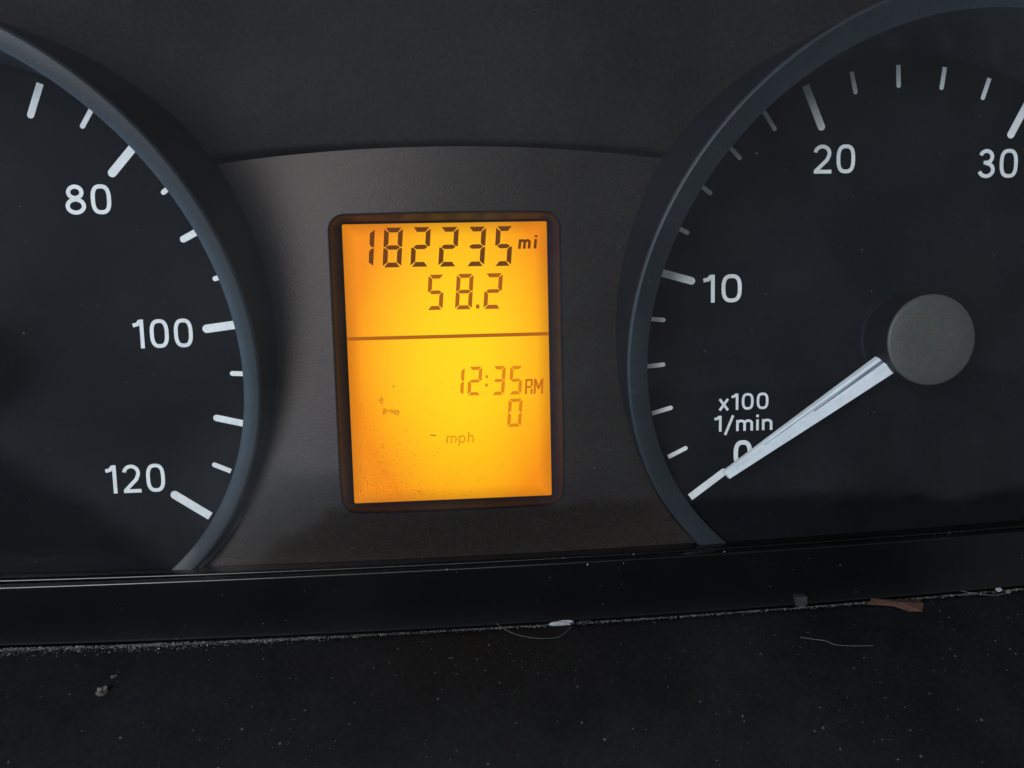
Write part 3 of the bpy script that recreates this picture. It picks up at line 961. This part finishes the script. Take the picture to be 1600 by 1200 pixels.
# grit packed in the gap between trim and dashboard
mb = MB(); mb2 = MB()
for i in range(19000):
    x = random.uniform(-182, 62)
    left = max(0.0, min(1.0, (-95 - x) / 30))
    n_ = 0.5 + 0.5 * math.sin(x * .5) * math.sin(x * .17)
    if random.random() > (0.35 + 0.65 * left) * (0.45 + 0.55 * n_): continue
    big = random.random() ** 6
    q = dash_pt(x, -.25 + abs(random.gauss(0, .28 + .50 * left)), -.03)
    speck(mb if random.random() < .06 + .10 * left else mb2, q, .045 + .17 * big * (.5 + .5 * left) + random.random() * .04, DN, .9)
o = mb.build('gap_grit', M_DUST, None, world=True); tag(o, 'pale grit caught in the gap between black trim and dashboard', 'grit', kind='stuff')
o = mb2.build('gap_dust', M_DUSTD, None, world=True); tag(o, 'grey dust packed along the gap under the black trim', 'dust', kind='stuff')
mb = MB()
for i in range(9000):
    x, s = random.uniform(-175, 45), random.uniform(.6, 42)
    if math.sin(x * .11 + s * .07) * math.sin(s * .19 - x * .04) < random.uniform(-1.2, .6): continue
    r = .020 + .13 * random.random() ** 10
    speck(mb, dash_pt(x, s, -.005), r, DN, .7)
o = mb.build('dashboard_dust', M_DUSTD, None, world=True); tag(o, 'fine pale dust specks sprinkled over the black dashboard', 'dust', kind='stuff')

def lump(name, u, v, rx, ry, rz, mat, label, cat, seed, rot=0.0):
    """irregular faceted crumb lying on the dashboard"""
    rnd = random.Random(seed)
    x, s = dash_hit(u, v)
    base = dash_pt(x, s, -.02)
    bm = bmesh.new()
    bmesh.ops.create_icosphere(bm, subdivisions=2, radius=1)
    for w in bm.verts:
        k = 1 + rnd.uniform(-.28, .28)
        w.co = Vector((w.co.x * rx * k, w.co.y * ry * k, max(0, w.co.z + .55) * rz * k)) * MM
    me = bpy.data.meshes.new(name); bm.to_mesh(me); bm.free()
    me.materials.append(mat)
    o = bpy.data.objects.new(name, me); COL.objects.link(o)
    # local frame: z = dashboard normal
    R = Matrix((Vector((1, 0, 0)), -DT, DN)).transposed().to_4x4()
    o.matrix_world = ROOT @ Matrix.Translation(base * MM) @ R @ Matrix.Rotation(rot, 4, 'Z')
    return tag(o, label, cat)

lump('crumb', 160, 1084, .75, .55, .75, M_CRUMB, 'angular grey crumb lying on the dusty black dashboard', 'crumb', 3, .6)
lump('crumb', 178, 1058, .42, .18, .25, M_DUSTD, 'small dim sliver on the dashboard just beyond the angular grey crumb', 'crumb', 5, .5)
lump('paper_scrap', 876, 976, 1.9, .42, .45, M_PALE, 'pale white scrap wedged under the trim below the orange screen', 'scrap', 8, .05)
lump('paper_scrap', 912, 974, 1.3, .32, .3, M_CLIP, 'bluish grey scrap beside the pale white scrap under the trim', 'scrap', 9, .1)
lump('grit_stone', 1560, 923, .5, .36, .45, M_PALE, 'whitish grit stone in the gap beyond the brown leaf flake', 'stone', 12, .1)
lump('grit_stone', 1575, 926, .45, .3, .35, M_CRUMB, 'grey grit stone touching the whitish one beyond the brown leaf flake', 'stone', 13, .3)

# brown leaf flake under the trim
pix = [(1355, 947), (1361, 940), (1395, 939), (1436, 940), (1442, 948), (1440, 958), (1420, 956.5), (1396, 951)]
P = []
for k, (u, v) in enumerate(pix):
    x, s = dash_hit(u, v)
    P.append(dash_pt(x, max(s, -.2), .35 + .25 * math.sin(k * 1.9)))
cc = sum(P, Vector()) / len(P)
mb = MB(); n = len(P)
top = [p + DN * .14 for p in P]
mb.add([cc + DN * .55] + top + P + [cc + DN * .2], [(0, 1 + i, 1 + (i + 1) % n) for i in range(n)] +
       [(1 + i, 1 + (i + 1) % n, 1 + n + (i + 1) % n, 1 + n + i) for i in range(n)] +
       [(2 * n + 1, 1 + n + (i + 1) % n, 1 + n + i) for i in range(n)])
o = mb.build('leaf_flake', M_CHIP, None, world=True)
tag(o, 'dry brown leaf flake lying in the gap under the trim', 'leaf')

def hair(pix, r, label):
    C = []
    for u, v, l in pix:
        x, s = dash_hit(u, v); C.append(dash_pt(x, s, l))
    # smooth the path
    Q = []
    for i in range(len(C) - 1):
        p0, p1, p2, p3 = C[max(i - 1, 0)], C[i], C[i + 1], C[min(i + 2, len(C) - 1)]
        for j in range(6):
            t = j / 6
            Q.append(0.5 * ((2 * p1) + (p2 - p0) * t + (2 * p0 - 5 * p1 + 4 * p2 - p3) * t * t + (3 * p1 - p0 - 3 * p2 + p3) * t ** 3))
    Q.append(C[-1])
    V, F = [], []
    for i, q in enumerate(Q):
        d = (Q[min(i + 1, len(Q) - 1)] - Q[max(i - 1, 0)]).normalized()
        a = d.cross(DN).normalized(); b = a.cross(d)
        for k in range(4):
            V.append(q + (a * math.cos(k * 1.5708) + b * math.sin(k * 1.5708)) * r)
    for i in range(len(Q) - 1):
        for k in range(4):
            F.append((i * 4 + k, i * 4 + (k + 1) % 4, i * 4 + 4 + (k + 1) % 4, i * 4 + 4 + k))
    o = mesh_obj('hair', V, F, M_HAIR, None, world=True)
    return tag(o, label, 'hair', 'loose hairs on the dashboard')
hair([(1250, 996, .05), (1275, 1000, .1), (1290, 1003, .2), (1305, 1008, .1), (1330, 1009.5, .05), (1365, 1009, .04)], .030, 'fine wavy hair on the dashboard below the brown leaf flake')
hair([(775, 976, .3), (792, 986, .1), (815, 994, .05), (845, 998, .05), (875, 995, .1), (893, 982, .5)], .024, 'curved hair looping below the pale white scrap')
hair([(1500, 926, .4), (1525, 930, .3), (1555, 932, .3), (1580, 928, .5)], .026, 'fine hair lying below the whitish grit stone')
